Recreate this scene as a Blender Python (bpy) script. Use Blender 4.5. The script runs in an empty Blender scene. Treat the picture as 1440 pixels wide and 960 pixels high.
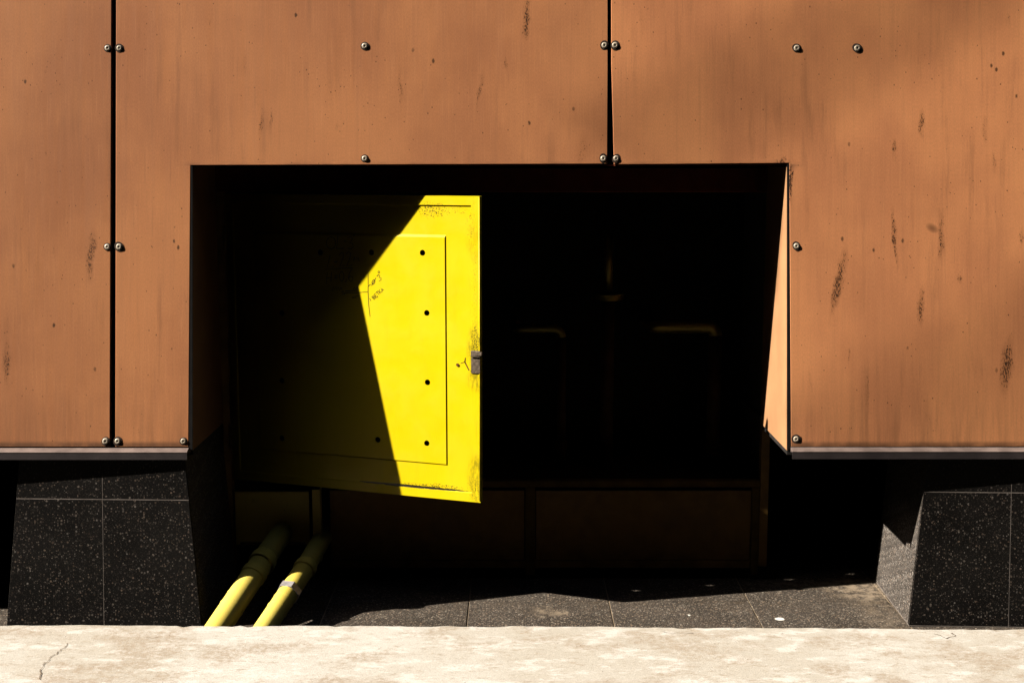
import bpy, bmesh, math, random
from mathutils import Vector, Matrix
from math import radians as R
random.seed(7)
sc = bpy.context.scene
col = sc.collection

# ------------------------------------------------------------------ camera
FPX = 1792.0                                   # focal length in pixels of the 1440 px wide photograph
PIT = math.atan(251 / FPX)                     # camera looks down; the clad wall leans back by as much
CAM = Vector((0, -5 * math.cos(PIT), 1.8206))
cam = bpy.data.objects.new('camera', bpy.data.cameras.new('camera'))
col.objects.link(cam)
cam.location = CAM
cam.rotation_euler = (R(90) - PIT, 0, 0)
cam.data.sensor_width = 36.0
cam.data.lens = 36.0 * FPX / 1440
cam.data.clip_start = 0.05
cam.data.clip_end = 1000
sc.camera = cam

# ------------------------------------------------------------------ sky, sun, exposure
SUN = Vector((4.529, 1.0, -3.544)).normalized()      # the way the sunlight travels
elev = math.asin(-SUN.z)
azim = math.atan2(-SUN.x, -SUN.y)
world = bpy.data.worlds.new('World')
sc.world = world
world.use_nodes = True
wn = world.node_tree
sky = wn.nodes.new('ShaderNodeTexSky')
sky.sky_type = 'NISHITA'
sky.sun_disc = False
sky.sun_elevation = elev
sky.sun_rotation = azim
sky.air_density = 0.7
sky.dust_density = 3.0
sky.ozone_density = 0.3
bg = wn.nodes['Background']
bg.inputs[1].default_value = 0.07
wn.links.new(sky.outputs[0], bg.inputs[0])
sl = bpy.data.lights.new('sun', 'SUN')
sl.energy = 5.0
sl.angle = R(0.5)
sl.color = (1.0, 0.95, 0.87)
sun = bpy.data.objects.new('sun', sl)
col.objects.link(sun)
sun.location = (-8, -4, 9)
sun.rotation_euler = SUN.to_track_quat('-Z', 'Y').to_euler()
vs = sc.view_settings
vs.view_transform = 'Standard'
vs.look = 'None'
vs.exposure = 0.95
vs.gamma = 1.0
vs.use_curve_mapping = False
sc.cycles.max_bounces = 6
sc.cycles.diffuse_bounces = 0
sc.cycles.glossy_bounces = 2

# ------------------------------------------------------------------ pixel helpers (each needs its own depth)
AX = Vector((0, math.cos(PIT), -math.sin(PIT)))
UP = Vector((0, math.sin(PIT), math.cos(PIT)))
def ray(x, y): return AX + Vector(((x - 720) / FPX, 0, 0)) - UP * ((y - 480) / FPX)
def at_y(x, y, Y): d = ray(x, y); return CAM + d * ((Y - CAM.y) / d.y)
def at_z(x, y, Z): d = ray(x, y); return CAM + d * ((Z - CAM.z) / d.z)
def at_wall(x, y): return CAM + ray(x, y) * 5.0
def uv(x, y): return ((x - 720) * 5 / FPX, -(y - 480) * 5 / FPX)      # wall-plane metres
WALL0 = CAM + AX * 5.0
WALLROT = (R(90) - PIT, 0, 0)
WALLM = Matrix.Translation(WALL0) @ Matrix.Rotation(R(90) - PIT, 4, 'X')

# ------------------------------------------------------------------ object helpers
ORG = {}
def link(o, parent=None):
    col.objects.link(o)
    if parent is not None:
        o.parent = parent
    return o
def thing(name, label, cat, loc=(0, 0, 0), group=None, kind=None):
    o = bpy.data.objects.new(name, None)
    o.empty_display_size = 0.1
    o.location = loc
    col.objects.link(o)
    if label: o['label'] = label
    if cat: o['category'] = cat
    if group: o['group'] = group
    if kind: o['kind'] = kind
    ORG[o.name] = Vector(loc)
    return o
def obj(name, bm, m, parent=None, smooth=False, local=False, matrix=None):
    """mesh object; its mesh is given in world coordinates unless local"""
    me = bpy.data.meshes.new(name)
    bmesh.ops.recalc_face_normals(bm, faces=bm.faces)
    if smooth:
        for f in bm.faces: f.smooth = True
    bm.to_mesh(me); bm.free()
    me.materials.append(m)
    o = bpy.data.objects.new(name, me)
    link(o, parent)
    w = Vector((0, 0, 0))
    if parent is not None:
        w = ORG.get(parent.name, w)
    ORG[o.name] = Vector((0, 0, 0))
    if matrix is not None:
        o.matrix_local = Matrix.Translation(-w) @ matrix
    elif not local:
        o.location = -w
    return o
def bevel(bm, off, seg=2, angle=R(25)):
    es = [e for e in bm.edges if len(e.link_faces) == 2 and e.calc_face_angle(0) > angle]
    if es:
        bmesh.ops.bevel(bm, geom=es, offset=off, segments=seg, affect='EDGES', profile=0.5, clamp_overlap=True)
    return bm
def prism(poly, z0, z1, bm=None, bev=0.0, seg=2):
    """polygon of (x, y) extruded from z0 to z1"""
    b = bm or bmesh.new()
    lo = [b.verts.new((x, y, z0)) for x, y in poly]
    hi = [b.verts.new((x, y, z1)) for x, y in poly]
    n = len(poly)
    b.faces.new(lo[::-1]); b.faces.new(hi)
    for i in range(n):
        b.faces.new((lo[i], lo[(i + 1) % n], hi[(i + 1) % n], hi[i]))
    bmesh.ops.recalc_face_normals(b, faces=b.faces)
    if bev: bevel(b, bev, seg)
    return b
def hexa(p, bm=None, bev=0.0, seg=2):
    """eight corners: bottom ring of four then top ring of four"""
    b = bm or bmesh.new()
    v = [b.verts.new(q) for q in p]
    for f in ((3, 2, 1, 0), (4, 5, 6, 7), (0, 1, 5, 4), (1, 2, 6, 5), (2, 3, 7, 6), (3, 0, 4, 7)):
        b.faces.new([v[i] for i in f])
    bmesh.ops.recalc_face_normals(b, faces=b.faces)
    if bev: bevel(b, bev, seg)
    return b
def box(x0, x1, y0, y1, z0, z1, bm=None, bev=0.0, seg=2):
    return hexa([(x0, y0, z0), (x1, y0, z0), (x1, y1, z0), (x0, y1, z0),
                 (x0, y0, z1), (x1, y0, z1), (x1, y1, z1), (x0, y1, z1)], bm, bev, seg)
def tube(pts, rad, bm=None, n=20, caps=True):
    b = bm or bmesh.new()
    pts = [Vector(p) for p in pts]
    rings = []
    up = None
    for i, p in enumerate(pts):
        t = (pts[min(i + 1, len(pts) - 1)] - pts[max(i - 1, 0)]).normalized()
        if up is None:
            up = Vector((0, 0, 1)) if abs(t.z) < 0.9 else Vector((1, 0, 0))
        s = t.cross(up).normalized(); up = s.cross(t).normalized()
        r = rad[i] if isinstance(rad, (list, tuple)) else rad
        rings.append([b.verts.new(p + (s * math.cos(2 * math.pi * k / n) + up * math.sin(2 * math.pi * k / n)) * r) for k in range(n)])
    for a, c in zip(rings, rings[1:]):
        for k in range(n):
            b.faces.new((a[k], a[(k + 1) % n], c[(k + 1) % n], c[k]))
    if caps:
        b.faces.new(rings[0][::-1]); b.faces.new(rings[-1])
    return b
def lathe(prof, n=18, bm=None):
    """profile of (radius, z) revolved about z"""
    b = bm or bmesh.new()
    rings = []
    for r, z in prof:
        if r < 1e-6: rings.append([b.verts.new((0, 0, z))])
        else: rings.append([b.verts.new((r * math.cos(2 * math.pi * k / n), r * math.sin(2 * math.pi * k / n), z)) for k in range(n)])
    for a, c in zip(rings, rings[1:]):
        for k in range(n):
            q = [a[k % len(a)], a[(k + 1) % len(a)], c[(k + 1) % len(c)], c[k % len(c)]]
            q = list(dict.fromkeys(q))
            if len(q) > 2: b.faces.new(q)
    return b

# ------------------------------------------------------------------ material helpers
class NT:
    def __init__(s, name, rough=0.6, spec=0.5, metal=0.0):
        s.m = bpy.data.materials.new(name); s.m.use_nodes = True
        s.t = s.m.node_tree; s.b = s.t.nodes['Principled BSDF']
        s.b.inputs['Roughness'].default_value = rough
        s.b.inputs['Specular IOR Level'].default_value = spec
        s.b.inputs['Metallic'].default_value = metal
        s.co = s.t.nodes.new('ShaderNodeTexCoord')
    def put(s, sock, v):
        if hasattr(v, 'is_output'): s.t.links.new(v, sock)
        elif isinstance(v, (tuple, list)) and len(v) == 3 and sock.type == 'RGBA': sock.default_value = (*v, 1)
        else: sock.default_value = v
    def math(s, op, a, b=0.0, c=0.0, clamp=False):
        n = s.t.nodes.new('ShaderNodeMath'); n.operation = op; n.use_clamp = clamp
        for i, v in enumerate((a, b, c)): s.put(n.inputs[i], v)
        return n.outputs[0]
    def mapped(s, scale=(1, 1, 1), loc=(0, 0, 0), rot=(0, 0, 0), src='Object'):
        n = s.t.nodes.new('ShaderNodeMapping')
        n.inputs['Scale'].default_value = scale; n.inputs['Location'].default_value = loc
        n.inputs['Rotation'].default_value = rot
        s.t.links.new(s.co.outputs[src], n.inputs[0]); return n.outputs[0]
    def noise(s, scale, detail=4, rough=0.55, vec=None, dist=0.0):
        n = s.t.nodes.new('ShaderNodeTexNoise')
        n.inputs['Scale'].default_value = scale; n.inputs['Detail'].default_value = detail
        n.inputs['Roughness'].default_value = rough; n.inputs['Distortion'].default_value = dist
        s.t.links.new(vec if vec is not None else s.co.outputs['Object'], n.inputs['Vector'])
        return n.outputs[0]
    def voro(s, scale, vec=None, feature='F1', out='Distance', rnd=1.0):
        n = s.t.nodes.new('ShaderNodeTexVoronoi'); n.feature = feature
        n.inputs['Scale'].default_value = scale; n.inputs['Randomness'].default_value = rnd
        s.t.links.new(vec if vec is not None else s.co.outputs['Object'], n.inputs['Vector'])
        return n.outputs[out]
    def ramp(s, v, lo, hi, a=0.0, b=1.0, smooth=True):
        n = s.t.nodes.new('ShaderNodeMapRange')
        n.interpolation_type = 'SMOOTHSTEP' if smooth else 'LINEAR'; n.clamp = True
        s.put(n.inputs[0], v)
        for i, x in enumerate((lo, hi, a, b)): n.inputs[i + 1].default_value = x
        return n.outputs[0]
    def mix(s, f, a, b, mode='MIX'):
        n = s.t.nodes.new('ShaderNodeMix'); n.data_type = 'RGBA'; n.blend_type = mode
        s.put(n.inputs[0], f); s.put(n.inputs[6], a); s.put(n.inputs[7], b)
        return n.outputs[2]
    def xyz(s):
        n = s.t.nodes.new('ShaderNodeSeparateXYZ'); s.t.links.new(s.co.outputs['Object'], n.inputs[0]); return n.outputs
    def bump(s, h, strength=0.3, dist=0.01):
        n = s.t.nodes.new('ShaderNodeBump'); n.inputs['Strength'].default_value = strength; n.inputs['Distance'].default_value = dist
        s.t.links.new(h, n.inputs['Height']); s.t.links.new(n.outputs[0], s.b.inputs['Normal'])
    def color(s, c): s.put(s.b.inputs['Base Color'], c)
    def rough(s, v): s.put(s.b.inputs['Roughness'], v)
    def blob(s, X, Y, cx, cy, hw, hl, slant=0.0):
        """0..1 elliptical mask about a spot of the surface"""
        dx = s.math('SUBTRACT', X, cx)
        dy = s.math('SUBTRACT', Y, cy)
        if slant: dx = s.math('MULTIPLY_ADD', dy, -slant, dx)
        a = s.math('POWER', s.math('ABSOLUTE', s.math('DIVIDE', dx, hw)), 2.0)
        b = s.math('POWER', s.math('ABSOLUTE', s.math('DIVIDE', dy, hl)), 2.0)
        return s.math('SUBTRACT', 1.0, s.math('ADD', a, b), clamp=True)
    def rnd(s):
        n = s.t.nodes.new('ShaderNodeObjectInfo'); return n.outputs['Random']

def plain(name, c, rough=0.6, spec=0.4, metal=0.0, var=0.25, scale=12.0):
    n = NT(name, rough, spec, metal)
    v = n.ramp(n.noise(scale, 5), 0.3, 0.7, 1 - var, 1 + var)
    n.color(n.mix(1.0, c, n.math('MULTIPLY', v, 1.0), 'MULTIPLY'))
    n.bump(n.noise(scale * 8, 3), 0.15, 0.002)
    return n.m

# painted metal of the wall, with streaks, chips and scuffs where the photograph shows them
def wall_paint(xa=-9999, xb=9999, tone=1.0):
    n = NT('orange_brown_paint', 0.5, 0.2)
    X, Y, Z = n.xyz()
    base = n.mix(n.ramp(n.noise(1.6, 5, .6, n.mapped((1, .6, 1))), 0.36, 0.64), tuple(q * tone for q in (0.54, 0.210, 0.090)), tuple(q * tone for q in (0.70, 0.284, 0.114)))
    st = n.noise(1.0, 6, 0.6, n.mapped((55, 1.3, 1)))
    st2 = n.noise(1.0, 4, 0.6, n.mapped((160, 5, 1), (3, 7, 0)))
    c = n.mix(n.ramp(st, 0.45, 0.75, 0, 0.22), base, (0.40, 0.16, 0.065))
    c = n.mix(n.ramp(st2, 0.5, 0.8, 0, 0.22), c, (0.80, 0.37, 0.16))
    wash = n.noise(1.0, 6, 0.68, n.mapped((22, 1.6, 1), (5, 2, 0)))
    c = n.mix(n.math('MULTIPLY', n.ramp(wash, 0.50, 0.68, 0, 0.45), n.ramp(n.noise(1.9, 3), .42, .6)), c, (0.33, 0.135, 0.06))
    thin = n.noise(1.0, 4, 0.7, n.mapped((240, 3.5, 1), (1, 8, 0)))
    c = n.mix(n.math('MULTIPLY', n.ramp(thin, 0.60, 0.72, 0, 0.4), n.ramp(n.noise(3.1, 3, .5, n.mapped((1, .5, 1), (2, 6, 0))), .45, .62)), c, (0.24, 0.10, 0.05))
    # fine paint grain
    gr = n.noise(300, 2, 0.5, n.mapped((1, 0.35, 1)))
    c = n.mix(1.0, c, n.ramp(gr, 0.3, 0.7, 0.93, 1.07, False), 'MULTIPLY')
    # dirt washed down near the foot and around the joints
    foot = n.math('MULTIPLY', n.ramp(Y, -0.415, -0.12, 1, 0), n.ramp(n.noise(1.0, 5, 0.65, n.mapped((35, 2.2, 1), (9, 1, 0))), 0.38, 0.72))
    c = n.mix(n.math('MULTIPLY', foot, 0.5), c, (0.27, 0.12, 0.055))
    lip = n.math('MULTIPLY', n.ramp(Y, -0.404, -0.386, 1, 0), n.ramp(n.noise(14, 4), 0.25, 0.6, 0.35, 1))
    c = n.mix(n.math('MULTIPLY', lip, 0.75), c, (0.11, 0.055, 0.03))
    over = n.math('MULTIPLY', n.ramp(Y, 0.69, 0.712, 1, 0), n.math('MULTIPLY', n.ramp(Y, 0.66, 0.68, 0, 1), n.ramp(n.noise(1, 4, 0.6, n.mapped((9, 40, 1))), 0.42, 0.65)))
    over = n.math('MULTIPLY', over, n.math('MULTIPLY', n.ramp(X, -1.3, -1.25), n.ramp(X, 1.1, 1.15, 1, 0)))
    c = n.mix(n.math('MULTIPLY', over, 0.55), c, (0.2, 0.09, 0.05))
    # scuffs: x, y0, y1 of the photograph, half width in pixels, strength, slant
    scuffs = [(740, -6, 64, 7, 1, .05), (711, 76, 104, 3.5, .8, -.1), (675, 95, 160, 4, .8, .15), (367, 158, 198, 3, .8, .1),
              (382, 152, 184, 3, .7, .05), (1179, 345, 452, 9, 1, .2), (1323, 296, 374, 5, .9, 0), (1258, 292, 376, 4.5, 1, -.1),
              (1295, 402, 462, 7, .9, 0), (1416, 470, 556, 12, 1, .1), (1220, 505, 596, 3.5, .6, 0), (1296, 150, 195, 4.5, .9, 0),
              (1258, 192, 226, 4, .9, 0), (128, 318, 402, 8, .9, .12), (10, 478, 544, 8, .9, 0), (297, 25, 36, 2.5, .7, 0),
              (344, 70, 112, 4, .5, 0), (563, 95, 155, 4, .7, 0), (595, 112, 138, 3, .5, .1), (1385, 165, 205, 5, .7, 0),
              (1397, 215, 245, 5, .7, 0), (820, 190, 232, 14, .6, 0), (903, 0, 60, 5, .45, -.05), (475, 170, 190, 3, .5, -.1),
              (1193, 490, 512, 2.5, .7, -.1), (1140, 520, 560, 3, .5, -.2), (196, 30, 60, 4, .5, 0), (1437, 320, 350, 6, .8, 0), (1112, 226, 285, 4, 1.2, 0), (1100, 222, 234, 14, 1.0, 0),
              (1417, 20, 40, 3, .6, 0), (1349, 380, 400, 6, .8, 0), (75, 345, 360, 3, .6, 0), (100, 400, 470, 3, .35, 0)]
    tot = None
    wx_ = n.noise(28, 4, .7, n.mapped((1, .5, 1))); wy_ = n.noise(28, 4, .7, n.mapped((1, .5, 1), (5, 3, 0)))
    XW = n.math('MULTIPLY_ADD', n.math('SUBTRACT', wx_, .5), .045, X); YW = n.math('MULTIPLY_ADD', n.math('SUBTRACT', wy_, .5), .12, Y)
    for x, y0, y1, hw, k, sl_ in [q for q in scuffs if xa < q[0] < xb]:
        cx, cy = uv(x, (y0 + y1) / 2)
        b = n.math('MULTIPLY', n.blob(XW, YW, cx, cy, hw * 1.0 * 5 / FPX, (y1 - y0) * 0.62 * 5 / FPX, sl_), k)
        tot = b if tot is None else n.math('MAXIMUM', tot, b)
    grain = n.noise(1.0, 5, 0.75, n.mapped((260, 75, 1), (1, 2, 0)))
    chip = n.ramp(n.math('ADD', grain, n.math('MULTIPLY', tot, 0.27)), 0.72, 0.77)
    chip = n.math('MULTIPLY', chip, n.ramp(tot, 0.02, 0.25))
    c = n.mix(n.math('MULTIPLY', n.ramp(tot, 0.0, 0.9), 0.30), c, (0.28, 0.105, 0.04))
    c = n.mix(n.math('MULTIPLY', chip, 0.95), c, (0.035, 0.016, 0.008))
    # scattered small chips
    for sc_, th, seed in ((11, 0.085, 0), (23, 0.075, 4), (40, 0.095, 9)):
        vec = n.mapped((1, 0.62, 0), (seed, seed * 2.3, 0))
        d = n.voro(sc_, vec)
        dn = n.math('ADD', d, n.math('MULTIPLY', n.noise(160, 3), 0.06))
        keep = n.ramp(n.noise(2.3, 2, 0.5, n.mapped((1, 1, 0), (seed + 5, 1, 0))), 0.45, 0.54)
        m = n.math('MULTIPLY', n.ramp(dn, th * 0.85, th * 1.25, 1, 0), keep)
        c = n.mix(n.math('MULTIPLY', m, 0.85), c, (0.055, 0.026, 0.012))
    # one soft round smudge
    cx, cy = uv(1311, 321)
    c = n.mix(n.ramp(n.blob(X, Y, cx, cy, .028, .024, -.5), 0, 1.5), c, (0.16, 0.065, 0.03))
    n.color(c)
    n.rough(n.ramp(st, 0.3, 0.7, 0.42, 0.58))
    n.bump(n.math('ADD', n.noise(2.2, 2), n.math('MULTIPLY', gr, 0.02)), 0.25, 0.012)
    return n.m

def stone(name, base, chips, dusty=0.0, scale=1.0, rough=0.5, more=1.0):
    n = NT(name, rough, 0.08)
    off = n.t.nodes.new('ShaderNodeVectorMath'); off.operation = 'ADD'
    n.t.links.new(n.co.outputs['Object'], off.inputs[0])
    r = n.rnd(); cmb = n.t.nodes.new('ShaderNodeCombineXYZ')
    for i in range(3): n.t.links.new(n.math('MULTIPLY', r, 17.0 + i), cmb.inputs[i])
    n.t.links.new(cmb.outputs[0], off.inputs[1]); vec = off.outputs[0]
    c = n.mix(n.ramp(n.noise(5, 4, 0.6, vec), 0.3, 0.7), base, tuple(x * 1.7 for x in base))
    for s_, th, k in ((95 * scale, 0.40, 0.7), (170 * scale, 0.42, 0.8), (320 * scale, 0.42, 0.8 if dusty else 0.35)):
        d = n.voro(s_, vec); rv = n.voro(s_, vec, out='Color')
        sep = n.t.nodes.new('ShaderNodeSeparateColor'); n.t.links.new(rv, sep.inputs[0])
        sel = n.math('POWER', sep.outputs[0], 4.0 / more)
        m = n.math('MULTIPLY', n.ramp(d, th * 0.75, th, 1, 0), n.math('MULTIPLY', sel, k))
        tint = n.mix(sep.outputs[1], chips, (chips[0] * 0.8, chips[1] * 0.62, chips[2] * 0.5))
        c = n.mix(m, c, tint)
    if dusty:
        du = n.ramp(n.noise(3.0, 5, 0.65, vec), 0.3, 0.75, 0.25 * dusty, dusty)
        c = n.mix(du, c, (0.165, 0.135, 0.105))
        n.rough(n.ramp(n.noise(6, 4, 0.5, vec), 0.3, 0.7, 0.55, 0.85))
    n.bump(n.noise(200, 3, 0.5, vec), 0.12, 0.002)
    return n, c

def stone_mat(*a, **k):
    n, c = stone(*a, **k); n.color(c); return n.m

def paving_mat():
    n, c = stone('terrazzo_paving', (0.026, 0.021, 0.017), (0.42, 0.37, 0.30), 0.16, 0.8, 0.7, 1.5)
    g = n.t.nodes.new('ShaderNodeNewGeometry'); s = n.t.nodes.new('ShaderNodeSeparateXYZ')
    n.t.links.new(g.outputs['Position'], s.inputs[0]); X, Y = s.outputs[0], s.outputs[1]
    st = n.noise(2.2, 6, .65)
    c = n.mix(n.ramp(st, .45, .68, 0, .55), c, (.075, .05, .028))
    # dust swept into the corner of the plinth, dried splashes
    for (cx, cy, hw, hl, k) in ((1.52, .36, .22, .20, 1.0), (1.36, .42, .42, .07, .6), (1.5, .1, .12, .5, .35), (.13, .07, .06, .09, .75), (.2, .06, .04, .05, .9)):
        b = n.blob(X, Y, cx, cy, hw, hl)
        m = n.ramp(n.math('MULTIPLY', b, n.ramp(n.noise(24, 6, 0.7), 0.3, 0.7, 0.0, 1.3)), 0.0, 1.15)
        c = n.mix(n.math('MULTIPLY', m, 0.8 * k), c, (0.33, 0.25, 0.17))
    for (cx, cy, hw, hl) in ((1.08, -.015, .022, .020), (.72, .03, .006, .01)):
        b = n.math('MULTIPLY', n.blob(X, Y, cx, cy, hw, hl), n.ramp(n.noise(60, 3), .3, .6, .5, 1.4))
        c = n.mix(n.ramp(b, .2, .35), c, (.72, .68, .6))
    n.color(c); return n.m

def concrete_mat():
    n = NT('sunlit_concrete', 0.85, 0.25)
    g = n.t.nodes.new('ShaderNodeNewGeometry')
    c = n.mix(n.ramp(n.noise(1.5, 8, 0.62, n.mapped((1, .6, 1))), 0.38, 0.62), (0.545, 0.500, 0.430), (0.475, 0.422, 0.345))
    # trowel drag along the kerb, pale laitance and tan dirt
    drag = n.noise(1, 8, 0.72, n.mapped((6, 13, 1), (2, 1, 0), (0, 0, .25)))
    c = n.mix(n.ramp(drag, 0.50, 0.60, 0, 0.7), c, (0.66, 0.615, 0.55))
    drag2 = n.noise(1, 8, 0.75, n.mapped((11, 30, 1), (7, 5, 0), (0, 0, .15)))
    c = n.mix(n.ramp(drag2, 0.54, 0.66, 0, 0.65), c, (0.335, 0.255, 0.175))
    patch = n.noise(3.1, 8, 0.7, n.mapped((.8, 1.2, 1), (12, 7, 0)))
    c = n.mix(n.math('MULTIPLY', n.ramp(patch, 0.50, 0.60, 0, 0.85), n.ramp(n.noise(48, 6, .75), .38, .6, .25, 1)), c, (0.36, 0.28, 0.20))
    grit = n.noise(95, 6, 0.78, n.mapped((.7, 1, 1), (6, 2, 0)))
    c = n.mix(n.ramp(grit, 0.57, 0.66, 0, 0.6), c, (0.27, 0.195, 0.125))
    c = n.mix(n.ramp(grit, 0.42, 0.34, 0, 0.5), c, (0.72, 0.68, 0.62))
    fine = n.noise(230, 4, 0.7)
    c = n.mix(1.0, c, n.ramp(fine, 0.28, 0.72, 0.80, 1.15, False), 'MULTIPLY')
    for sc_, th, sd in ((26, .085, 0), (9, .045, 5)):
        pit = n.voro(sc_, n.mapped((1, 1, 0), (sd, sd, 0)))
        pm = n.math('MULTIPLY', n.ramp(n.math('ADD', pit, n.math('MULTIPLY', fine, 0.05)), th * .8, th * 1.15, 1, 0), n.ramp(n.noise(5, 2), 0.46, 0.55))
        c = n.mix(n.math('MULTIPLY', pm, 0.85), c, (0.07, 0.05, 0.035))
    n.color(c)
    h = n.math('ADD', n.math('MULTIPLY', drag, 0.5), n.math('ADD', n.math('MULTIPLY', grit, 0.35), n.math('MULTIPLY', fine, 0.12)))
    n.bump(h, 0.55, 0.010)
    return n.m

def yellow_paint(name, dirty=True, spec=0.15):
    n = NT(name, 0.5, spec)
    c = n.mix(n.ramp(n.noise(3, 5), 0.3, 0.7), (0.84, 0.67, 0.14), (0.80, 0.60, 0.10))
    c = n.mix(n.ramp(n.noise(1, 5, .6, n.mapped((30, 30, 3))), 0.52, 0.78, 0, 0.35), c, (0.60, 0.48, 0.13))
    if dirty:
        c = n.mix(n.ramp(n.noise(26, 6, .7), 0.60, 0.72, 0, 0.6), c, (0.30, 0.22, 0.02))
        c = n.mix(n.ramp(n.noise(70, 4, .7), 0.68, 0.74, 0, 0.85), c, (0.06, 0.035, 0.015))
    n.color(c); n.bump(n.noise(60, 3), 0.1, 0.002)
    return n.m

def door_paint(W, H):
    n = NT('door_yellow_paint', 0.40, 0.4)
    X, Y, Z = n.xyz()                      # door metres: X from hinge, Z up from foot
    c = n.mix(n.ramp(n.noise(2.2, 4), 0.3, 0.7), (0.93, 0.70, 0.002), (0.90, 0.655, 0.001))
    c = n.mix(n.ramp(n.noise(1, 5, .6, n.mapped((26, 1, 3.2))), 0.50, 0.80, 0, 0.30), c, (0.74, 0.57, 0.004))
    c = n.mix(n.ramp(n.noise(1, 5, .65, n.mapped((9, 1, 2.0), (4, 0, 2))), 0.58, 0.75, 0, 0.22), c, (0.58, 0.47, 0.006))
    # grime rubbed into the free edge, the foot and under the top lip
    e = n.ramp(X, W - 0.085, W - 0.004)
    sm = n.ramp(n.noise(1, 6, .7, n.mapped((60, 1, 7))), 0.46, 0.70)
    c = n.mix(n.math('MULTIPLY', n.math('MULTIPLY', e, sm), 0.30), c, (0.42, 0.36, 0.006))
    for (z, l, k) in ((.62, .13, .9), (.50, .06, .7), (.10, .12, .8), (1.05, .10, .35)):
        b = n.math('MULTIPLY', n.ramp(n.blob(X, Z, W - .012, z, .055, l), 0, .8), n.ramp(n.noise(1, 6, .75, n.mapped((90, 1, 22))), .38, .62))
        c = n.mix(n.math('MULTIPLY', b, k * .8), c, (0.11, 0.10, 0.004))
    spk = n.noise(170, 5, .75)
    for (cx, cz, hw, hl, k) in ((W - .20, H - .055, .10, .045, .8), (W - .09, H - .052, .06, .025, .6), (W - .035, H - .11, .03, .09, .55),
                                (W - .17, .050, .12, .018, .9), (W - .28, .048, .12, .013, .9), (W - .02, .05, .05, .09, .6), (W - .02, .62, .03, .16, .9),
                                (W - .02, .85, .022, .3, .5)):
        b = n.ramp(n.blob(X, Z, cx, cz, hw, hl), 0, .9)
        m = n.ramp(n.math('ADD', spk, n.math('MULTIPLY', b, .17 * k)), .66, .71)
        c = n.mix(n.math('MULTIPLY', m, n.ramp(b, .02, .2)), c, (0.030, 0.020, 0.002))
    seam = n.math('MULTIPLY', n.blob(X, Z, W - .30, .041, .27, .0055), n.ramp(n.noise(1, 5, .7, n.mapped((40, 1, 60))), .3, .55, .3, 2.2))
    c = n.mix(n.ramp(seam, .12, .5), c, (0.012, 0.008, 0.002))
    n.color(c)
    n.rough(n.ramp(n.noise(8, 4), .3, .7, .34, .52))
    n.bump(n.math('ADD', n.noise(4, 3), n.math('MULTIPLY', n.noise(90, 3), .06)), 0.22, 0.012)
    return n.m

M = {}
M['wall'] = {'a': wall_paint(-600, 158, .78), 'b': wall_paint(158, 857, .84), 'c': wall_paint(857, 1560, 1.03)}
M['reveal'] = plain('reveal_paint', (0.51, 0.255, 0.118), 0.5, 0.2, var=0.10, scale=5)
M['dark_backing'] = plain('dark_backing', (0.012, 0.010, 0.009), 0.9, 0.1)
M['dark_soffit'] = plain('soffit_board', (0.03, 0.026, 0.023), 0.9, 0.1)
M['red_brown'] = plain('red_brown_paint', (0.32, 0.07, 0.03), 0.6, 0.2)
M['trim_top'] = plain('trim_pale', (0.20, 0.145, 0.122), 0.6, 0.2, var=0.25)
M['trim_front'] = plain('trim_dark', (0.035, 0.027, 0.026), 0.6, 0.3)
M['steel'] = plain('rivet_steel', (0.50, 0.41, 0.30), 0.42, 0.5, 0.15, var=0.3, scale=60)
M['washer'] = plain('washer_grime', (0.05, 0.03, 0.02), 0.8, 0.2)
M['slab'] = stone_mat('polished_granite', (0.0055, 0.0048, 0.0042), (0.21, 0.185, 0.16), 0.0, 0.9, 0.5, 0.55)
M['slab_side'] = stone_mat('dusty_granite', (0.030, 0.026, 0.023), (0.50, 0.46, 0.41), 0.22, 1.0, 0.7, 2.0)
M['mortar'] = plain('pale_mortar', (0.20, 0.165, 0.14), 0.9, 0.1)
M['dark_mortar'] = plain('grey_mortar', (0.10, 0.085, 0.075), 0.9, 0.1)
M['paving'] = paving_mat()
M['sand'] = plain('sandy_grout', (0.34, 0.25, 0.16), 0.95, 0.1)
M['concrete'] = concrete_mat()
M['crack'] = plain('crack_dirt', (0.17, 0.125, 0.085), 0.95, 0.05)
M['asphalt'] = plain('asphalt', (0.05, 0.05, 0.05), 0.9, 0.2)
M['yellow'] = yellow_paint('yellow_pipe_paint')
M['shaded_pipe'] = plain('shaded_brown_pipe', (0.10, 0.05, 0.02), 0.7, 0.15)  # dark colour stands in for the cabinet's shade on the risers
M['inner_yellow'] = yellow_paint('yellow_fitting_paint', True, 0.5)
M['cabinet'] = plain('ochre_cabinet_paint', (0.20, 0.115, 0.025), 0.6, 0.15, var=0.4, scale=9)
M['brown'] = plain('brown_cabinet_paint', (0.27, 0.145, 0.035), 0.6, 0.35, var=0.4, scale=7)
M['ink'] = plain('marker_ink', (0.02, 0.012, 0.01), 0.6, 0.2)
M['rust'] = plain('rust', (0.12, 0.045, 0.015), 0.9, 0.1, var=0.5, scale=80)
M['lock'] = plain('worn_lock_steel', (0.13, 0.095, 0.065), 0.6, 0.3, 0.1, var=0.45, scale=90)
M['zinc'] = plain('zinc', (0.42, 0.38, 0.36), 0.45, 0.5, 0.4, var=0.25, scale=50)
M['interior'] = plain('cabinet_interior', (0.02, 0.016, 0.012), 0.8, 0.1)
M['cable'] = plain('cable_rubber', (0.02, 0.02, 0.02), 0.7, 0.2)

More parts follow.
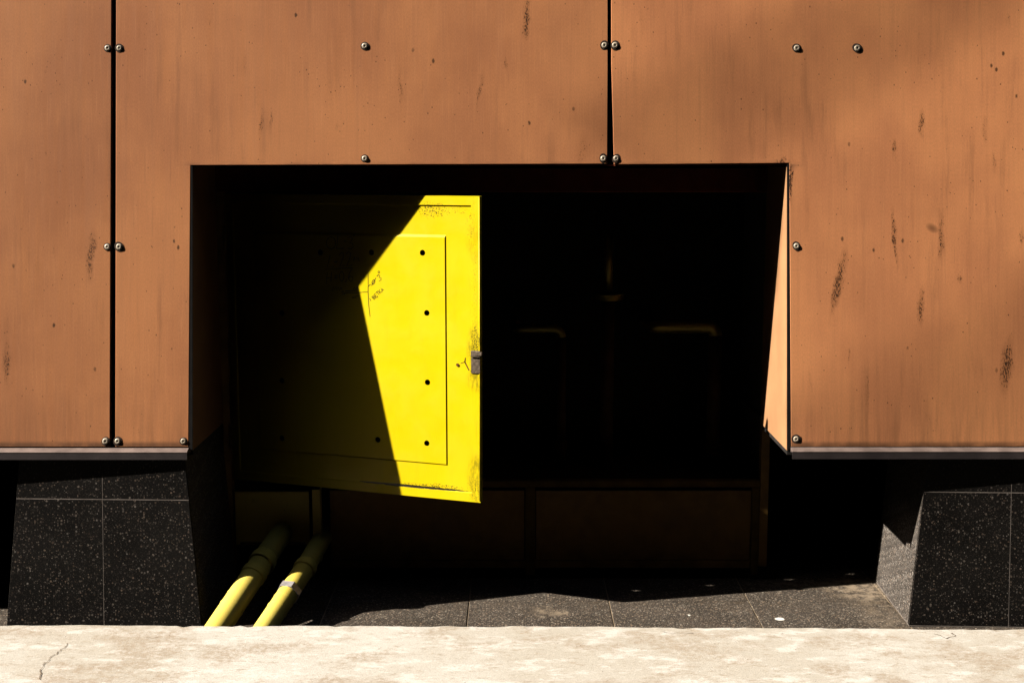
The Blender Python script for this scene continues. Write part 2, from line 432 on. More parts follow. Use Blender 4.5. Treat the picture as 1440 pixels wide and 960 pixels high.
# ------------------------------------------------------------------ ground, road, sidewalk, paving
def setting(o): o['kind'] = 'structure'; return o
setting(obj('ground', box(-300, 300, -300, 300, -0.5, -0.12), M['asphalt']))
setting(obj('road', box(-60, 60, -16, -7.5, -0.119, -0.03, bev=0.01), M['asphalt']))
ZK = 0.10
def kerb_y(x):
    a = at_z(0, 877, ZK); b = at_z(720, 878.5, ZK); c = at_z(1440, 883, ZK)
    t = max(-1.5, min(1.5, x / 1.91))
    return b.y + (c.y - b.y) * t if t > 0 else b.y + (b.y - a.y) * t
bm = bmesh.new()
xs = [-40, -20, -8, -4] + [-3 + i * 0.03 for i in range(201)] + [4, 8, 20, 40]
rows = []
rn = random.Random(3)
for x in xs:
    j = 0.0
    if abs(x) < 3.01:
        j = 0.004 * math.sin(x * 7) + 0.0025 * math.sin(x * 23 + 1) + rn.uniform(-.0025, .0025)
        if rn.random() < 0.06: j -= rn.uniform(.004, .012)
    y = kerb_y(x) + j
    dz = rn.uniform(-.0012, .0012)
    rows.append([bm.verts.new(p) for p in ((x, y, -0.11), (x, y, ZK - .012), (x, y - .004, ZK - .004 + dz), (x, y - .014, ZK + dz), (x, y - .06, ZK), (x, -7.5, ZK - .02), (x, -7.5, -.11))])
for a, b in zip(rows, rows[1:]):
    for i in range(6):
        bm.faces.new((a[i], a[i + 1], b[i + 1], b[i]))
sw = setting(obj('sidewalk', bm, M['concrete']))
def ribbon(pts, w, off, rnd=None):
    """flat strip through points, widened across the travel; off lifts it along its normal"""
    b = bmesh.new(); prev = None
    for i, p in enumerate(pts):
        t = (pts[min(i + 1, len(pts) - 1)] - pts[max(i - 1, 0)]).normalized()
        s = t.cross(off).normalized()
        ww = w * (rnd.uniform(.4, 1.5) if rnd else 1)
        c = [b.verts.new(p + off + s * ww), b.verts.new(p + off - s * ww)]
        if prev: b.faces.new((prev[0], prev[1], c[1], c[0]))
        prev = c
    return b
def crack(pix, w):
    pts = []
    for (x0, y0), (x1, y1) in zip(pix, pix[1:]):
        for k in range(5):
            t = k / 5
            pts.append(at_z(x0 + (x1 - x0) * t + rn.uniform(-2, 2), y0 + (y1 - y0) * t + rn.uniform(-1, 1), ZK))
    return obj('crack', ribbon(pts, w, Vector((0, 0, .0015)), rn), M['crack'], sw)
crack([(96, 905), (84, 915), (72, 925), (62, 932), (57, 944), (53, 958)], .0013)
crack([(205, 897), (228, 896)], .0012)
crack([(932, 889), (985, 889.5)], .0012)
crack([(1315, 892), (1330, 897), (1345, 893), (1335, 889)], .0016)

pav = thing('paving', None, None, kind='structure')
obj('bedding', box(-6, 6, -0.6, 1.6, -0.118, -0.004), M['sand'], pav)
TW, TD = 0.587, 0.30
tile_me = None
for iy in range(7):
    for ix in range(-8, 9):
        x0 = -0.18 + ix * TW + 0.0025; y0 = -0.405 + iy * TD + 0.0015
        if x0 < -3.6 or x0 > 3.4: continue
        if tile_me is None:
            b = box(0, TW - .005, 0, TD - .003, -.03, 0, bev=.0015, seg=1)
            t = obj('paving_tile', b, M['paving'], pav, local=True); tile_me = t.data
        else:
            t = bpy.data.objects.new('paving_tile', tile_me); link(t, pav)
        t.location = (x0, y0, rn.uniform(-.0012, .0008))

# ------------------------------------------------------------------ the clad wall
wall = thing('clad_wall', 'leaning wall clad in riveted orange brown metal panels with a rectangular cutout', 'wall')
TOPY, ROW = -420, -3260
polys = {
 'a': [(-540, TOPY), (157, TOPY), (156.7, 0), (154.5, 628), (-540, 628.5)],
 'b': [(163.5, TOPY), (855, TOPY), (854.8, 100), (854, 230.5), (268, 232.5), (265, 628.2), (162, 628.2), (163.3, 0)],
 'c': [(859, TOPY), (1555, TOPY), (1555, 627.5), (1112.5, 628), (1110, 229.5), (863.5, 231.5), (862.3, 180), (859.8, 90)],
 'd': [(1562, TOPY), (2260, TOPY), (2260, 627), (1562, 627.5)],
 'e': [(-1245, TOPY), (-547, TOPY), (-547, 628.5), (-1245, 628.5)],
}
for i, (x0, x1) in enumerate(tuple((-1245 - 705 * q, -547 - 705 * q) for q in range(4, 0, -1)) + ((-1245, -547), (-540, 157), (163.5, 855), (859, 1555), (1562, 2260))):
    if i < 4: polys['l%d' % i] = [(x0, TOPY), (x1, TOPY), (x1, 628.5), (x0, 628.5)]
    for j in range(4):
        polys['u%d%d' % (i, j)] = [(x0, TOPY - 710 * (j + 1)), (x1, TOPY - 710 * (j + 1)), (x1, TOPY - 710 * j - 7), (x0, TOPY - 710 * j - 7)]
panels = {}
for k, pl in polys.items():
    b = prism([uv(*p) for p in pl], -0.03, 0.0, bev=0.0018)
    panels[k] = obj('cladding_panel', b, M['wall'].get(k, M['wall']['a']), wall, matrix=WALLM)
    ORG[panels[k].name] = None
# dark board behind the joints, with the same cutout
for pl in ([(-4070, ROW), (264, ROW), (264, 626), (-4070, 626)], [(264, ROW), (1114, ROW), (1114, 228), (264, 228)],
           [(1114, ROW), (2260, ROW), (2260, 626), (1114, 626)]):
    obj('backing_board', prism([uv(*p) for p in pl], -0.075, -0.06), M['dark_backing'], wall, matrix=WALLM)

# blind rivets on their washers
def rivet_meshes():
    b = lathe([(0, .0), (.0165, .0), (.0165, .0012), (.0125, .0022), (0, .0022)], 20)
    b2 = lathe([(.0125, .001), (.0122, .0035), (.0108, .0058), (.0085, .0072), (.0052, .0078), (.0046, .0070), (.0042, .0035), (0, .003)], 20)
    return b, b2
rv = [('a', 151.5, 68), ('b', 168, 68), ('b', 513, 65), ('b', 850, 64), ('c', 865, 64), ('c', 1120.5, 68), ('c', 1205.5, 68),
      ('b', 513, 223), ('b', 848.5, 223), ('c', 866.5, 223), ('a', 151, 347), ('b', 167.5, 347), ('c', 1120, 346),
      ('a', 148.5, 620), ('b', 165.5, 620), ('b', 258, 620), ('c', 1119.5, 617), ('c', 1547, 68), ('c', 1547, 346), ('c', 1547, 618),
      ('a', -532, 68), ('a', -532, 346), ('a', -200, 68), ('a', -200, 620)]
wb, rb = rivet_meshes()
r0 = None
for k, x, y in rv:
    u, v = uv(x, y)
    if r0 is None:
        r0 = obj('rivet', rb, M['steel'], None, smooth=True, local=True); r0.parent = panels[k]
        w0 = obj('washer', wb, M['washer'], None, local=True); w0.parent = panels[k]
        a, w = r0, w0
    else:
        a = r0.copy(); w = w0.copy(); link(a, panels[k]); link(w, panels[k])
        a.parent = panels[k]; w.parent = panels[k]
    s = rn.uniform(.92, 1.05) * .96
    for o in (a, w):
        o.location = (u, v, 0.0003); o.scale = (s, s, s * .68)
        o.rotation_euler = (rn.uniform(-.06, .06), rn.uniform(-.06, .06), rn.uniform(0, 6))
    w.scale = (s * rn.uniform(.95, 1.3), s * rn.uniform(.95, 1.3), s * .68)

# drip trim under the panels: a pale sloping top and a dark front, on either side of the cutout
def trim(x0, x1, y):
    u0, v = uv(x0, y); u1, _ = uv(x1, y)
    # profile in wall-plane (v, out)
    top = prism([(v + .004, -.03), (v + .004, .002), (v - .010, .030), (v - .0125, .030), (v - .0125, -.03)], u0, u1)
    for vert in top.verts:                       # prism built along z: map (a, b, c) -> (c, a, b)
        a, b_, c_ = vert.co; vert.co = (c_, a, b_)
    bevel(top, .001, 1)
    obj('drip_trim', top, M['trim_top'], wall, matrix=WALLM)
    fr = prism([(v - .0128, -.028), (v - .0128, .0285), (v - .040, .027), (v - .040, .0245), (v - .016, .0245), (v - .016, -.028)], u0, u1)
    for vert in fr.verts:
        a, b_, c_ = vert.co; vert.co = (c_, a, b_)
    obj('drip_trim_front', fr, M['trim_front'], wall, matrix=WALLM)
trim(-4065, 265.5, 631)
trim(1112, 2260, 630)

# black sealing strips between panel edges and lining
for pl in ([(1107, 231), (1109.8, 231), (1112.3, 632), (1107, 632)], [(265.3, 632), (268.2, 233), (270.6, 233), (270.6, 632)]):
    obj('edge_seal', prism([uv(*p) for p in pl], -0.05, -0.001), M['dark_backing'], wall, matrix=WALLM)
# lining of the cutout
YB = 0.47                                        # depth of the cabinet front
def reveal(px0, sgn):
    p0 = at_wall(px0, 235); p1 = at_wall(px0, 633)
    X = p0.x
    off = -.004
    poly = [(p0.y - off, p0.z), (YB, p0.z), (YB, p1.z), (p1.y - off, p1.z)]
    b = prism(poly, X, X + sgn * .006)
    for vert in b.verts:
        y, z, x = vert.co; vert.co = (x, y, z)
    return obj('reveal_panel', b, M['reveal'], wall)
reveal(271, -1)
reveal(1106.5, 1)
p = at_wall(500, 233.5)
b = prism([(p.y + .006, p.z), (YB, p.z), (YB, p.z + .006), (p.y + .006, p.z + .006)], -1.256, 1.084)
for vert in b.verts:
    y, z, x = vert.co; vert.co = (x, y, z)
obj('lintel_lining', b, M['red_brown'], wall)
ZS = at_wall(100, 646).z + .012                   # soffit behind the drip trim
obj('soffit', box(-4.4, -1.258, -.03, 1.25, ZS, ZS + .04), M['dark_soffit'], wall)
obj('soffit', box(1.086, 4.4, -.03, 1.25, ZS, ZS + .04), M['dark_soffit'], wall)
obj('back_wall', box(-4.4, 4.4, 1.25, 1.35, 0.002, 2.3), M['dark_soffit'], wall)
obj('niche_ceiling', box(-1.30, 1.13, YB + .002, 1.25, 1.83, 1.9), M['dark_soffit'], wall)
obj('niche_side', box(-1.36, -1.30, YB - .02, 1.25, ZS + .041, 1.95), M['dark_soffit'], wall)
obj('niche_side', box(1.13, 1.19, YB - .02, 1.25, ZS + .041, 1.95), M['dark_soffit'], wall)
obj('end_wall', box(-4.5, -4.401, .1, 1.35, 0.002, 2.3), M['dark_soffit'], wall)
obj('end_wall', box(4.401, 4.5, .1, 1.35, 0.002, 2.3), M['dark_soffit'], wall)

# ------------------------------------------------------------------ granite plinths, battered on all sides
def plinth(cx, w, y_mid, yaw, jz, label, depth=.56, top=.70):
    """cx, w: centre and width at the foot; y_mid: front face at the foot; jz: height of the level joint"""
    t = thing('stone_plinth', label, 'plinth', (cx, y_mid, 0), 'granite clad plinths below the metal wall')
    Rz = Matrix.Rotation(yaw, 4, 'Z')
    B = .092
    def P(x, z, d):                              # x across, z up, d in from the battered front
        q = Rz @ Vector((x, B * z + d, z)); return Vector((cx + q.x, y_mid + q.y, q.z))
    hw = w / 2
    def wx(s, z): return s * (hw - B * z)        # side edge at height z
    g = .0004
    core = hexa([P(wx(-1, 0) + g, 0.001, g), P(wx(1, 0) - g, 0.001, g), P(wx(1, 0) - g, 0.001, depth - .004), P(wx(-1, 0) + g, 0.001, depth - .004),
                 P(wx(-1, top) + g, top, g), P(wx(1, top) - g, top, g), P(wx(1, top) - g, top - .001, depth - .004), P(wx(-1, top) + g, top - .001, depth - .004)])
    obj('core', core, M['mortar'], t)
    e = .0014; g = .012
    # front slabs, two by two
    for (z0, z1) in ((0.004, jz - e), (jz + e, top)):
        for s in (-1, 1):
            xo = (wx(s, z0), wx(s, z1)); xi = s * .0007
            pts = []
            for z, xx in ((z0, xo[0]), (z1, xo[1])):
                ring = [(xx, z, 0), (xi, z, 0), (xi, z, g + .004), (xx, z, g + .004)]
                if s > 0: ring = [ring[1], ring[0], ring[3], ring[2]]
                pts += [P(*r) for r in ring]
            obj('granite_slab', hexa(pts, bev=.0009, seg=1), M['slab'], t)
    # side slabs
    for s in (-1, 1):
        for (z0, z1) in ((0.004, jz - e), (jz + e, top)):
            pts = []
            for z in (z0, z1):
                x1 = wx(s, z); x0 = x1 - s * (g + .002)
                pts += [P(x0, z, .0012 + g + .004), P(x1, z, .0012), P(x1, z, depth), P(x0, z, depth)]
            obj('side_slab', hexa(pts, bev=.0009, seg=1), M['slab_side'], t)
    return t
plinth(-1.612, .78, -.124, R(-1.9), .512, 'dark granite plinth beside the yellow pipes, under the narrow end of panelling')
plinth(1.965, .78, -.112, R(-2.2), .535, 'dark granite plinth with its pale dusty side face in sunlight')

# ------------------------------------------------------------------ yellow utility cabinet in the cutout
TH = .3509                                        # the door stands open by this angle
EDGE = at_y(675, 490, .0522)
NRM = Vector((math.sin(TH), math.cos(TH), 0))
def on_door(x, y): d = ray(x, y); return CAM + d * ((EDGE - CAM).dot(NRM) / d.dot(NRM))
HING = on_door(322, 480)
DW = (Vector((EDGE.x, EDGE.y)) - Vector((HING.x, HING.y))).length
DZ0 = on_door(675, 706.5).z; DH = on_door(675, 276).z - DZ0
DOORM = Matrix.Translation((HING.x, HING.y, DZ0)) @ Matrix.Rotation(-TH, 4, 'Z')
def dl(x, y):                                     # door coordinates of a spot of the photograph
    q = DOORM.inverted() @ on_door(x, y); return q.x, q.z
M['door'] = door_paint(DW, DH)
cab = thing('utility_cabinet', 'yellow steel utility cabinet with one drilled door swung open, scribbled in marker', 'cabinet', (0, YB, 0))
# outer frame and box
obj('header', box(-1.255, 1.10, YB + .002, YB + .05, 1.697, 1.80, bev=.003), M['red_brown'], cab)
obj('stile', box(-1.255, -1.222, YB + .002, YB + .05, .06, 1.696, bev=.003), M['brown'], cab)
obj('stile', box(1.085, 1.122, YB + .002, YB + .05, .06, 1.696, bev=.003), M['brown'], cab)
obj('rail', box(-.855, 1.084, YB + .002, YB + .045, .418, .447, bev=.003), M['cabinet'], cab)
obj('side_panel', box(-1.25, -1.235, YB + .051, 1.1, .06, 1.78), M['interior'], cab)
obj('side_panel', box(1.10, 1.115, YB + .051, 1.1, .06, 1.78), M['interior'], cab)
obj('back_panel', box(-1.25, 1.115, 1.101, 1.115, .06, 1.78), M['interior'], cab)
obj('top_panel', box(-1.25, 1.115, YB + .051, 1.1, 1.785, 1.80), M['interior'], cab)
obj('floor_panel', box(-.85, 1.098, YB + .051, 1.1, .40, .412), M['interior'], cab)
for x0, x1 in ((-.80, .055), (.105, 1.05)):
    obj('kick_panel', box(x0, x1, YB + .02, YB + .03, .085, .40, bev=.002), M['brown'], cab)
for x0, x1 in ((.058, .102), (1.052, 1.084)):
    obj('kick_post', box(x0, x1, YB + .006, YB + .04, .02, .417, bev=.003), M['cabinet'], cab)
obj('kick_rail', box(-.80, 1.05, YB + .012, YB + .04, .05, .083, bev=.002), M['brown'], cab)
# plate above the pipes and the angle post beside it
q0 = at_y(330, 700, YB - .01); q1 = at_y(436, 766, YB - .01)
plate = obj('cover_plate', box(q0.x, q1.x, YB - .01, YB - .004, q1.z, q0.z + .03, bev=.002), M['inner_yellow'], cab)  # brighter yellow in place of light bounced from pipes and ground
obj('stiffener', box(q0.x + .02, q1.x - .02, YB - .014, YB - .0102, q1.z + .004, q1.z + .014), M['cabinet'], plate)
q0 = at_y(438.5, 688, YB - .05); q1 = at_y(452, 790, YB - .05)
post = box(q0.x, q1.x, YB - .05, YB - .046, q1.z, q0.z, bev=.001)
box(q1.x - .004, q1.x, YB - .0459, YB + .0, q1.z, q0.z, bm=post)
obj('angle_post', post, M['inner_yellow'], cab)  # same brightened yellow, standing in for bounced light

# the door: folded steel tray with a raised field, real holes drilled through it
def rect_ring(b, x0, x1, z0, z1, y): return [b.verts.new((x0, y, z0)), b.verts.new((x1, y, z0)), b.verts.new((x1, y, z1)), b.verts.new((x0, y, z1))]
fx0, fz1 = dl(363, 325); fx1, fz0 = dl(629, 654.5)
fx0 = DW * 0.115
bm = bmesh.new()
T = .0035                                         # sheet thickness
LIP = .036
def skin(dy, grow):
    rs = [rect_ring(bm, 0, DW, 0, DH, dy), 
          rect_ring(bm, LIP, DW - LIP, LIP, DH - LIP, dy),
          rect_ring(bm, LIP + .002, DW - LIP - .002, LIP + .0035, DH - LIP - .0035, dy + .0045),
          rect_ring(bm, fx0, fx1, fz0, fz1, dy + .0045),
          rect_ring(bm, fx0 + .008, fx1 - .005, fz0 + .005, fz1 - .010, dy + .0010)]
    return rs
front = skin(0, 0); back = skin(T, 0)
for rs, fl in ((front, False), (back, True)):
    for a, c in zip(rs, rs[1:]):
        for k in range(4):
            q = (a[k], a[(k + 1) % 4], c[(k + 1) % 4], c[k]); bm.faces.new(q[::-1] if fl else q)
    bm.faces.new(rs[-1] if not fl else rs[-1][::-1])
for k in range(4):
    bm.faces.new((front[0][k], back[0][k], back[0][(k + 1) % 4], front[0][(k + 1) % 4]))
bmesh.ops.recalc_face_normals(bm, faces=bm.faces)
cut = bmesh.new()
holes = [(450, 355), (522, 355), (594, 355.5), (396, 440), (600, 440), (396, 535), (601, 537.5), (396, 616), (531, 618), (600, 623)]
for x, y in holes:
    hx, hz = dl(x, y)
    tube([(hx, -.03, hz), (hx, .03, hz)], .0118, cut, 24)
def to_obj(b, n):
    me = bpy.data.meshes.new(n); b.to_mesh(me); b.free(); o = bpy.data.objects.new(n, me); col.objects.link(o); return o
bmesh.ops.recalc_face_normals(cut, faces=cut.faces)
d_o, c_o = to_obj(bm, 'door_blank'), to_obj(cut, 'drill')
md = d_o.modifiers.new('holes', 'BOOLEAN'); md.object = c_o; md.operation = 'DIFFERENCE'; md.solver = 'EXACT'
dg = bpy.context.evaluated_depsgraph_get()
dme = bpy.data.meshes.new_from_object(d_o.evaluated_get(dg))
bpy.data.objects.remove(d_o); bpy.data.objects.remove(c_o)
dme.name = 'door'; dme.materials.clear(); dme.materials.append(M['door'])
door = bpy.data.objects.new('door', dme); link(door, cab)
door.matrix_local = Matrix.Translation((0, -YB, 0)) @ DOORM
door['label'] = 'yellow drilled door with handwriting, swung open'
ORG[door.name] = Vector((0, 0, 0))
def door_part(name, b, m, smooth=False):
    return obj(name, b, m, door, smooth=smooth, local=True)
# folded flanges behind the sheet, lock bar, hinges
door_part('edge_flange', box(DW - .0035, DW, T + .0002, .026, .0, DH, bev=.001), M['door'])
door_part('top_flange', box(.002, DW - .0037, T + .0002, .026, DH - .0035, DH), M['door'])
door_part('bottom_flange', box(.002, DW - .0037, T + .0002, .026, 0, .0035), M['door'])
door_part('free_lip', tube([(DW - .0015, .0, .006), (DW - .0015, .0, DH - .006)], .003, n=10), M['door'], True)
lx, lz1 = dl(669, 488); _, lz0 = dl(669, 531)
lk = box(DW - .037, DW + .001, -.004, -.0004, lz0 + .018, lz1 - .042, bev=.001)
door_part('lock_plate', lk, M['lock'])
hs = box(DW - .036, DW + .004, -.011, -.0006, lz1 - .040, lz1 - .014, bev=.002)
box(DW - .014, DW + .012, -.014, -.0005, lz1 - .032, lz1 - .018, bm=hs, bev=.002)
door_part('lock_bolt', hs, M['lock'])
door_part('keyhole', tube([(dl(643, 513)[0], .004, dl(643, 513)[1]), (dl(643, 513)[0], .0015, dl(643, 513)[1])], .006, n=14), M['rust'])
for z in (DH * .15, DH * .85):
    door_part('hinge', tube([(-.006, .0, z - .05), (-.006, .0, z + .05)], .008, n=12), M['cabinet'], True)
# marker handwriting: strokes traced as thin ink lines lying on the sheet
def ell(cx, cy, rx, ry, n=14, tilt=0.0):
    return [(cx + rx * math.cos(a) * math.cos(tilt) - ry * math.sin(a) * math.sin(tilt), cy + rx * math.cos(a) * math.sin(tilt) + ry * math.sin(a) * math.cos(tilt)) for a in [2 * math.pi * k / n for k in range(n + 1)]]
S = []                                            # strokes in a 960 x 960 enlargement of the spot (420..560, 320..460)
S += [ell(312, 148, 45, 58), [(378, 78), (366, 205), (432, 200)], [(436, 134), (456, 132)],
      [(470, 100), (500, 86), (518, 104), (512, 128), (488, 142), (520, 156), (526, 186), (504, 206), (474, 200)], [(528, 66), (524, 84)], [(540, 68), (537, 84)]]
S += [[(302, 268), (275, 386), (342, 374)], [(340, 332), (372, 328)], [(392, 264), (412, 240), (430, 250), (430, 284), (400, 372), (444, 366)],
      [(456, 256), (478, 232), (498, 244), (496, 284), (462, 374), (516, 362)], [(262, 404), (400, 394), (512, 386)],
      [(530, 322), (538, 282), (546, 312), (556, 282), (562, 316), (572, 286), (582, 322)]]
S += [[(276, 432), (264, 546)], [(318, 428), (310, 522)], [(272, 488), (314, 480)], [(344, 466), (374, 462)], [(344, 486), (374, 482)], ell(414, 470, 22, 46),
      [(462, 498), (452, 526)], [(520, 388), (490, 436), (480, 492), (498, 520), (522, 506), (522, 478), (500, 468), (482, 484)]]
S += [[(322, 612), (338, 566), (346, 600), (360, 566), (368, 602), (384, 574), (392, 604), (408, 578), (416, 600)], [(412, 624), (430, 612), (436, 626), (416, 646), (446, 640)],
      [(440, 632), (560, 628), (668, 618)], [(446, 612), (560, 606)], [(524, 600), (540, 574), (550, 596), (566, 572), (574, 592)], [(516, 668), (590, 654)], [(512, 680), (560, 672)]]
S += [[(668, 440), (669, 540), (668, 620), (674, 740), (688, 858)], [(668, 568), (692, 546)], ell(720, 524, 13, 24, tilt=.35), [(700, 560), (744, 484)],
      [(752, 470), (770, 452), (780, 460), (774, 480), (794, 484), (792, 506), (772, 514)], ell(772, 428, 9, 9, 8)]
# the slanting word
GL = {'B': [[(0, 0), (0, 10)], [(0, 0), (5, 1), (5, 4), (0, 5), (6, 6), (6, 9), (0, 10)]], 'E': [[(6, 0), (0, 0), (0, 10), (6, 10)], [(0, 5), (5, 5)]],
      'T': [[(0, 0), (7, 0)], [(3.5, 0), (3.5, 10)]], 'K': [[(0, 0), (0, 10)], [(6, 0), (0, 5), (6, 10)]], 'A': [[(0, 10), (3, 0), (6, 10)], [(1, 6.5), (5, 6.5)]]}
px_, py_ = 704, 668
ca, sa = math.cos(R(-44)), math.sin(R(-44))
for chh in 'BETKA':
    for st in GL[chh]:
        S.append([(px_ + 3.3 * (a * ca - b_ * sa), py_ + 3.6 * (a * sa + b_ * ca)) for a, b_ in st])
    px_ += 3.3 * 8.4 * ca; py_ += 3.3 * 8.4 * sa
S += [[(682, 680), (696, 706)], [(758, 662), (764, 674)]]
ink = bmesh.new()
def to_surface(x, z): return .0010 if (fx0 + .008 < x < fx1 - .005 and fz0 < z < fz1) else .0045
rk = random.Random(11)
for st in S:
    pts = [dl(420 + a / 6.857, 320 + b_ / 6.857) for a, b_ in st]
    pts = [Vector((x, to_surface(x, z) - .0006, z)) for x, z in pts]
    prev = None
    for i, q in enumerate(pts):
        t = (pts[min(i + 1, len(pts) - 1)] - pts[max(i - 1, 0)]).normalized()
        s = Vector((t.z, 0, -t.x)) * .00105 * rk.uniform(.75, 1.25)
        c = [ink.verts.new(q + s), ink.verts.new(q - s)]
        if prev: ink.faces.new((prev[0], prev[1], c[1], c[0]))
        prev = c
door_part('handwriting', ink, M['ink'])
scr = bmesh.new()
for st, w in (([(654, 503), (653, 509), (656, 515), (659, 521)], .003), ([(653, 509), (647, 511)], .0012), ([(661, 521), (665, 526)], .001)):
    pts = [dl(*q) for q in st]
    pts = [Vector((x, .0040, z)) for x, z in pts]
    prev = None
    for i, q in enumerate(pts):
        t = (pts[min(i + 1, len(pts) - 1)] - pts[max(i - 1, 0)]).normalized()
        s = Vector((t.z, 0, -t.x)) * w * rk.uniform(.5, 1.2)
        c = [scr.verts.new(q + s), scr.verts.new(q - s)]
        if prev: scr.faces.new((prev[0], prev[1], c[1], c[0]))
        prev = c
door_part('rust_scratch', scr, M['rust'])

# ------------------------------------------------------------------ pipes
def bend(a, b, c, r, n=8):
    """corner a-b-c rounded with radius r"""
    a, b, c = Vector(a), Vector(b), Vector(c)
    u, v = (a - b).normalized(), (c - b).normalized()
    ang = u.angle(v); d = r / math.tan(ang / 2)
    cen = b + (u + v).normalized() * (r / math.sin(ang / 2))
    p0, p1 = b + u * d, b + v * d
    w0, w1 = p0 - cen, p1 - cen
    tot = w0.angle(w1); ax = w0.cross(w1).normalized()
    return [cen + Matrix.Rotation(tot * k / n, 3, ax) @ w0 for k in range(n + 1)]
def gas_pipe(bot, top, rad, label, ring_t, ring_mat, ring_r):
    b0 = at_z(*bot, .062); t0 = at_y(*top, 0.055)
    d = (t0 - b0).normalized()
    foot = b0 - d * (b0.z + .02) / d.z
    t = thing('yellow_pipe', label, 'pipe', (foot.x, foot.y, 0), 'yellow pipes running into the cabinet')
    corner = t0 + d * .035
    end = Vector((corner.x + .02, YB + .25, corner.z + .015))
    arc = bend(foot, corner, end, .075)
    obj('sloping_pipe', tube([foot + (arc[0] - foot) * (k / 6) for k in range(7)], rad, n=28), M['yellow'], t, True)
    obj('elbow', tube(arc, [rad * 1.16] * len(arc), n=28), M['yellow'], t, True)
    obj('level_pipe', tube([arc[-1], end], rad, n=28), M['yellow'], t, True)
    c = b0 + (t0 - b0) * ring_t
    obj('coupling', tube([c - d * .016, c - d * .014, c + d * .014, c + d * .016], [ring_r * .94, ring_r, ring_r, ring_r * .94], n=6 if ring_mat == 'zinc' else 28), M[ring_mat], t)
    for s_, w in ((.26, .002), (.44, .0015)):
        cc = b0 + (t0 - b0) * s_
        obj('weld_seam', tube([cc - d * .002, cc, cc + d * .002], [rad, rad + w, rad], n=28, caps=False), M['yellow'], t, True)
    return t
gas_pipe((311, 876), (364, 797), .048, 'thicker yellow pipe nearest the granite plinth, sloping to the kerb', .86, 'yellow', .053)
gas_pipe((377, 876), (424, 806), .041, 'thinner yellow pipe with a grey metal coupling, sloping to the kerb', .62, 'zinc', .050)

# ------------------------------------------------------------------ dim fittings inside the cabinet
def hoop(x0, x1, y, Y, rad, label):
    a = at_y(x0, y, Y); b = at_y(x1, y, Y)
    t = thing('pipe_hoop', label, 'pipe', (a.x, Y, .412))
    arc = bend(a, b, (b.x, Y, .412), .04)
    arc0 = bend((a.x, 1.10, a.z), a, b, .035)
    obj('cross_pipe', tube(arc0 + arc, rad, n=16), M['inner_yellow'], t, True)
    obj('inlet', tube([(a.x, 1.10, a.z), arc0[0]], rad, n=16), M['inner_yellow'], t, True)
    obj('riser', tube([arc[-1], (b.x, Y, .412)], rad, n=16), M['shaded_pipe'], t, True)
    obj('collar', tube([(b.x, Y, .50), (b.x, Y, .54)], rad * 1.4, n=16), M['shaded_pipe'], t)
    return t
hoop(918, 1006, 459, .80, .031, 'bent yellow pipe hoop in the dark cabinet, beside the sunlit reveal')
hoop(724, 790, 462, .86, .020, 'small bent pipe hoop in the dark cabinet just past the door edge')
v = at_y(855, 400, .85)
val = thing('valve', 'upright valve tube on a flat flange inside the dark cabinet', 'valve', (v.x, v.y, .412))
obj('stem', tube([(v.x, v.y, at_y(855, 412, .85).z), (v.x, v.y, at_y(855, 328, .85).z)], .021, n=16), M['inner_yellow'], val, True)
obj('flange', tube([(v.x, v.y, at_y(855, 421, .85).z), (v.x, v.y, at_y(855, 413, .85).z)], .075, n=24), M['inner_yellow'], val)
obj('riser', tube([(v.x, v.y, .412), (v.x, v.y, at_y(855, 421, .85).z)], .03, n=16), M['shaded_pipe'], val, True)

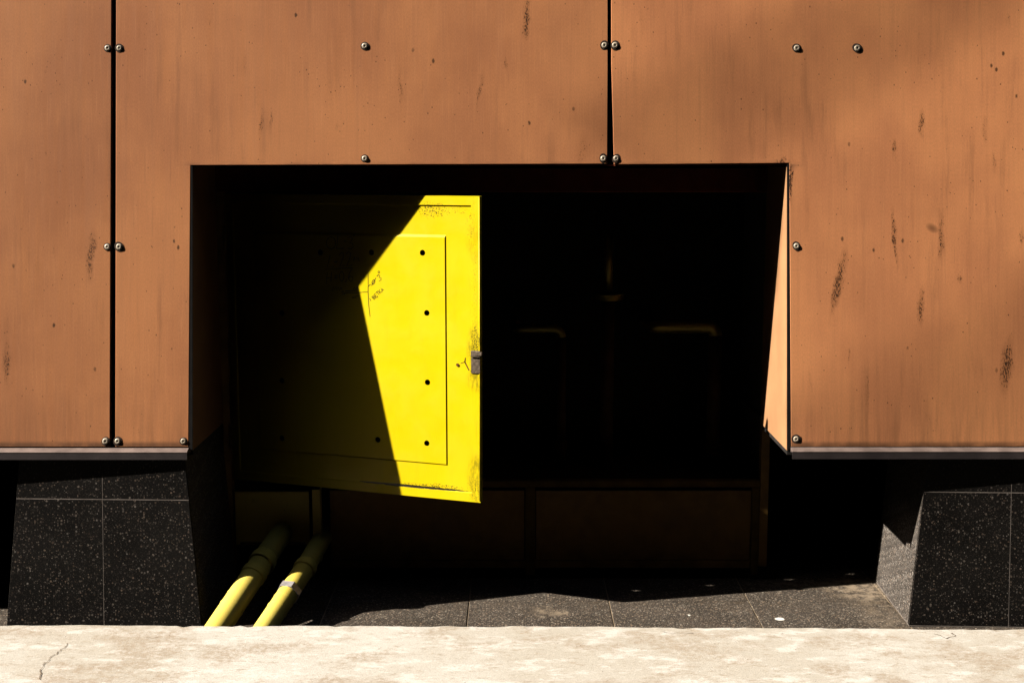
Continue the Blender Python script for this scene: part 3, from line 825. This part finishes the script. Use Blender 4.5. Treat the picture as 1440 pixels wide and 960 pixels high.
# ------------------------------------------------------------------ unseen dark buildings added behind and beside the camera to cut sky fill
M['far_wall'] = plain('dark_brick_render', (0.045, 0.035, 0.03), 0.9, 0.1, var=0.3, scale=0.8)
M['far_glass'] = plain('window_glass', (0.02, 0.022, 0.025), 0.15, 0.5)
def block(x0, x1, y0, y1, h, label, face):
    t = thing('building', label, 'building', ((x0 + x1) / 2, (y0 + y1) / 2, 0), 'unseen dark buildings added to cut the sky light')
    obj('wall', box(x0, x1, y0, y1, -.1, h), M['far_wall'], t)
    obj('cornice', box(x0 - .3, x1 + .3, y0 - .3, y1 + .3, h + .001, h + .6), M['far_wall'], t)
    me = None
    for fl in range(int(h / 3.4) - 1):
        n = int(((x1 - x0) if face in 'ns' else (y1 - y0)) / 4)
        for k in range(n):
            if me is None:
                b = box(-.7, .7, -.06, .06, 0, 1.8) if face in 'ns' else box(-.06, .06, -.7, .7, 0, 1.8)
                w = obj('window', b, M['far_glass'], t, local=True); me = w.data
            else:
                w = bpy.data.objects.new('window', me); link(w, t)
            o = ORG[t.name]; c = 2 + 4 * k; z = 1.4 + fl * 3.4
            p = {'n': (x0 + c, y1, z), 's': (x0 + c, y0, z), 'e': (x1, y0 + c, z), 'w': (x0, y0 + c, z)}[face]
            w.location = Vector(p) - o
block(-46, 46, -22, -10, 30, 'long unseen dark building added across the street to cut the sky light', 'n')
block(34, 46, -9.4, 14, 24, 'unseen dark building added to close off the sky beyond the granite plinth with the sunlit side', 'w')
block(-76, -64, -24, 12, 26, 'unseen dark building added to close off the sky at the far sunny end of the street', 'e')

# unseen bars on span wires, added to cast soft shade bands on the wall
def shade_bar(q0, q1, L, half, label):
    a = at_wall(*q0) - SUN * L; b = at_wall(*q1) - SUN * L
    b.z = a.z; d = b - a
    # keep it level: slide the far end along the light until both ends are equally high
    b = at_wall(*q1); b = b - SUN * ((a.z - b.z) / -SUN.z)
    e = (b - a).normalized(); mid = (a + b) / 2
    t = thing('shade_bar', label, 'shadow_caster', mid, 'unseen bars added to cast soft shadows on the wall')
    obj('caster_bar', tube([a, a + e * .06, b - e * .06, b], [half * .5, half, half, half * .5], n=12), M['zinc'], t, True)
    for q in (a + e * .3, b - e * .3):
        hi = q + Vector((0, 0, .5))
        obj('hanger', tube([q, hi], .002, n=6), M['cable'], t)
        wy = WALL0.y + (hi.z + 1.2 - WALL0.z) * math.tan(PIT)
        obj('span_wire', tube([(hi.x, -10.0, hi.z + 1.6), hi, (hi.x, wy, hi.z + 1.2)], .002, n=6), M['cable'], t)
shade_bar((860, 226), (1390, -50), 19.0, .022, 'higher of two unseen bars added to cast a soft shadow on the wall')
shade_bar((1175, 650), (1720, 370), 24.0, .026, 'lower of two unseen bars added to cast a soft shadow on the wall')
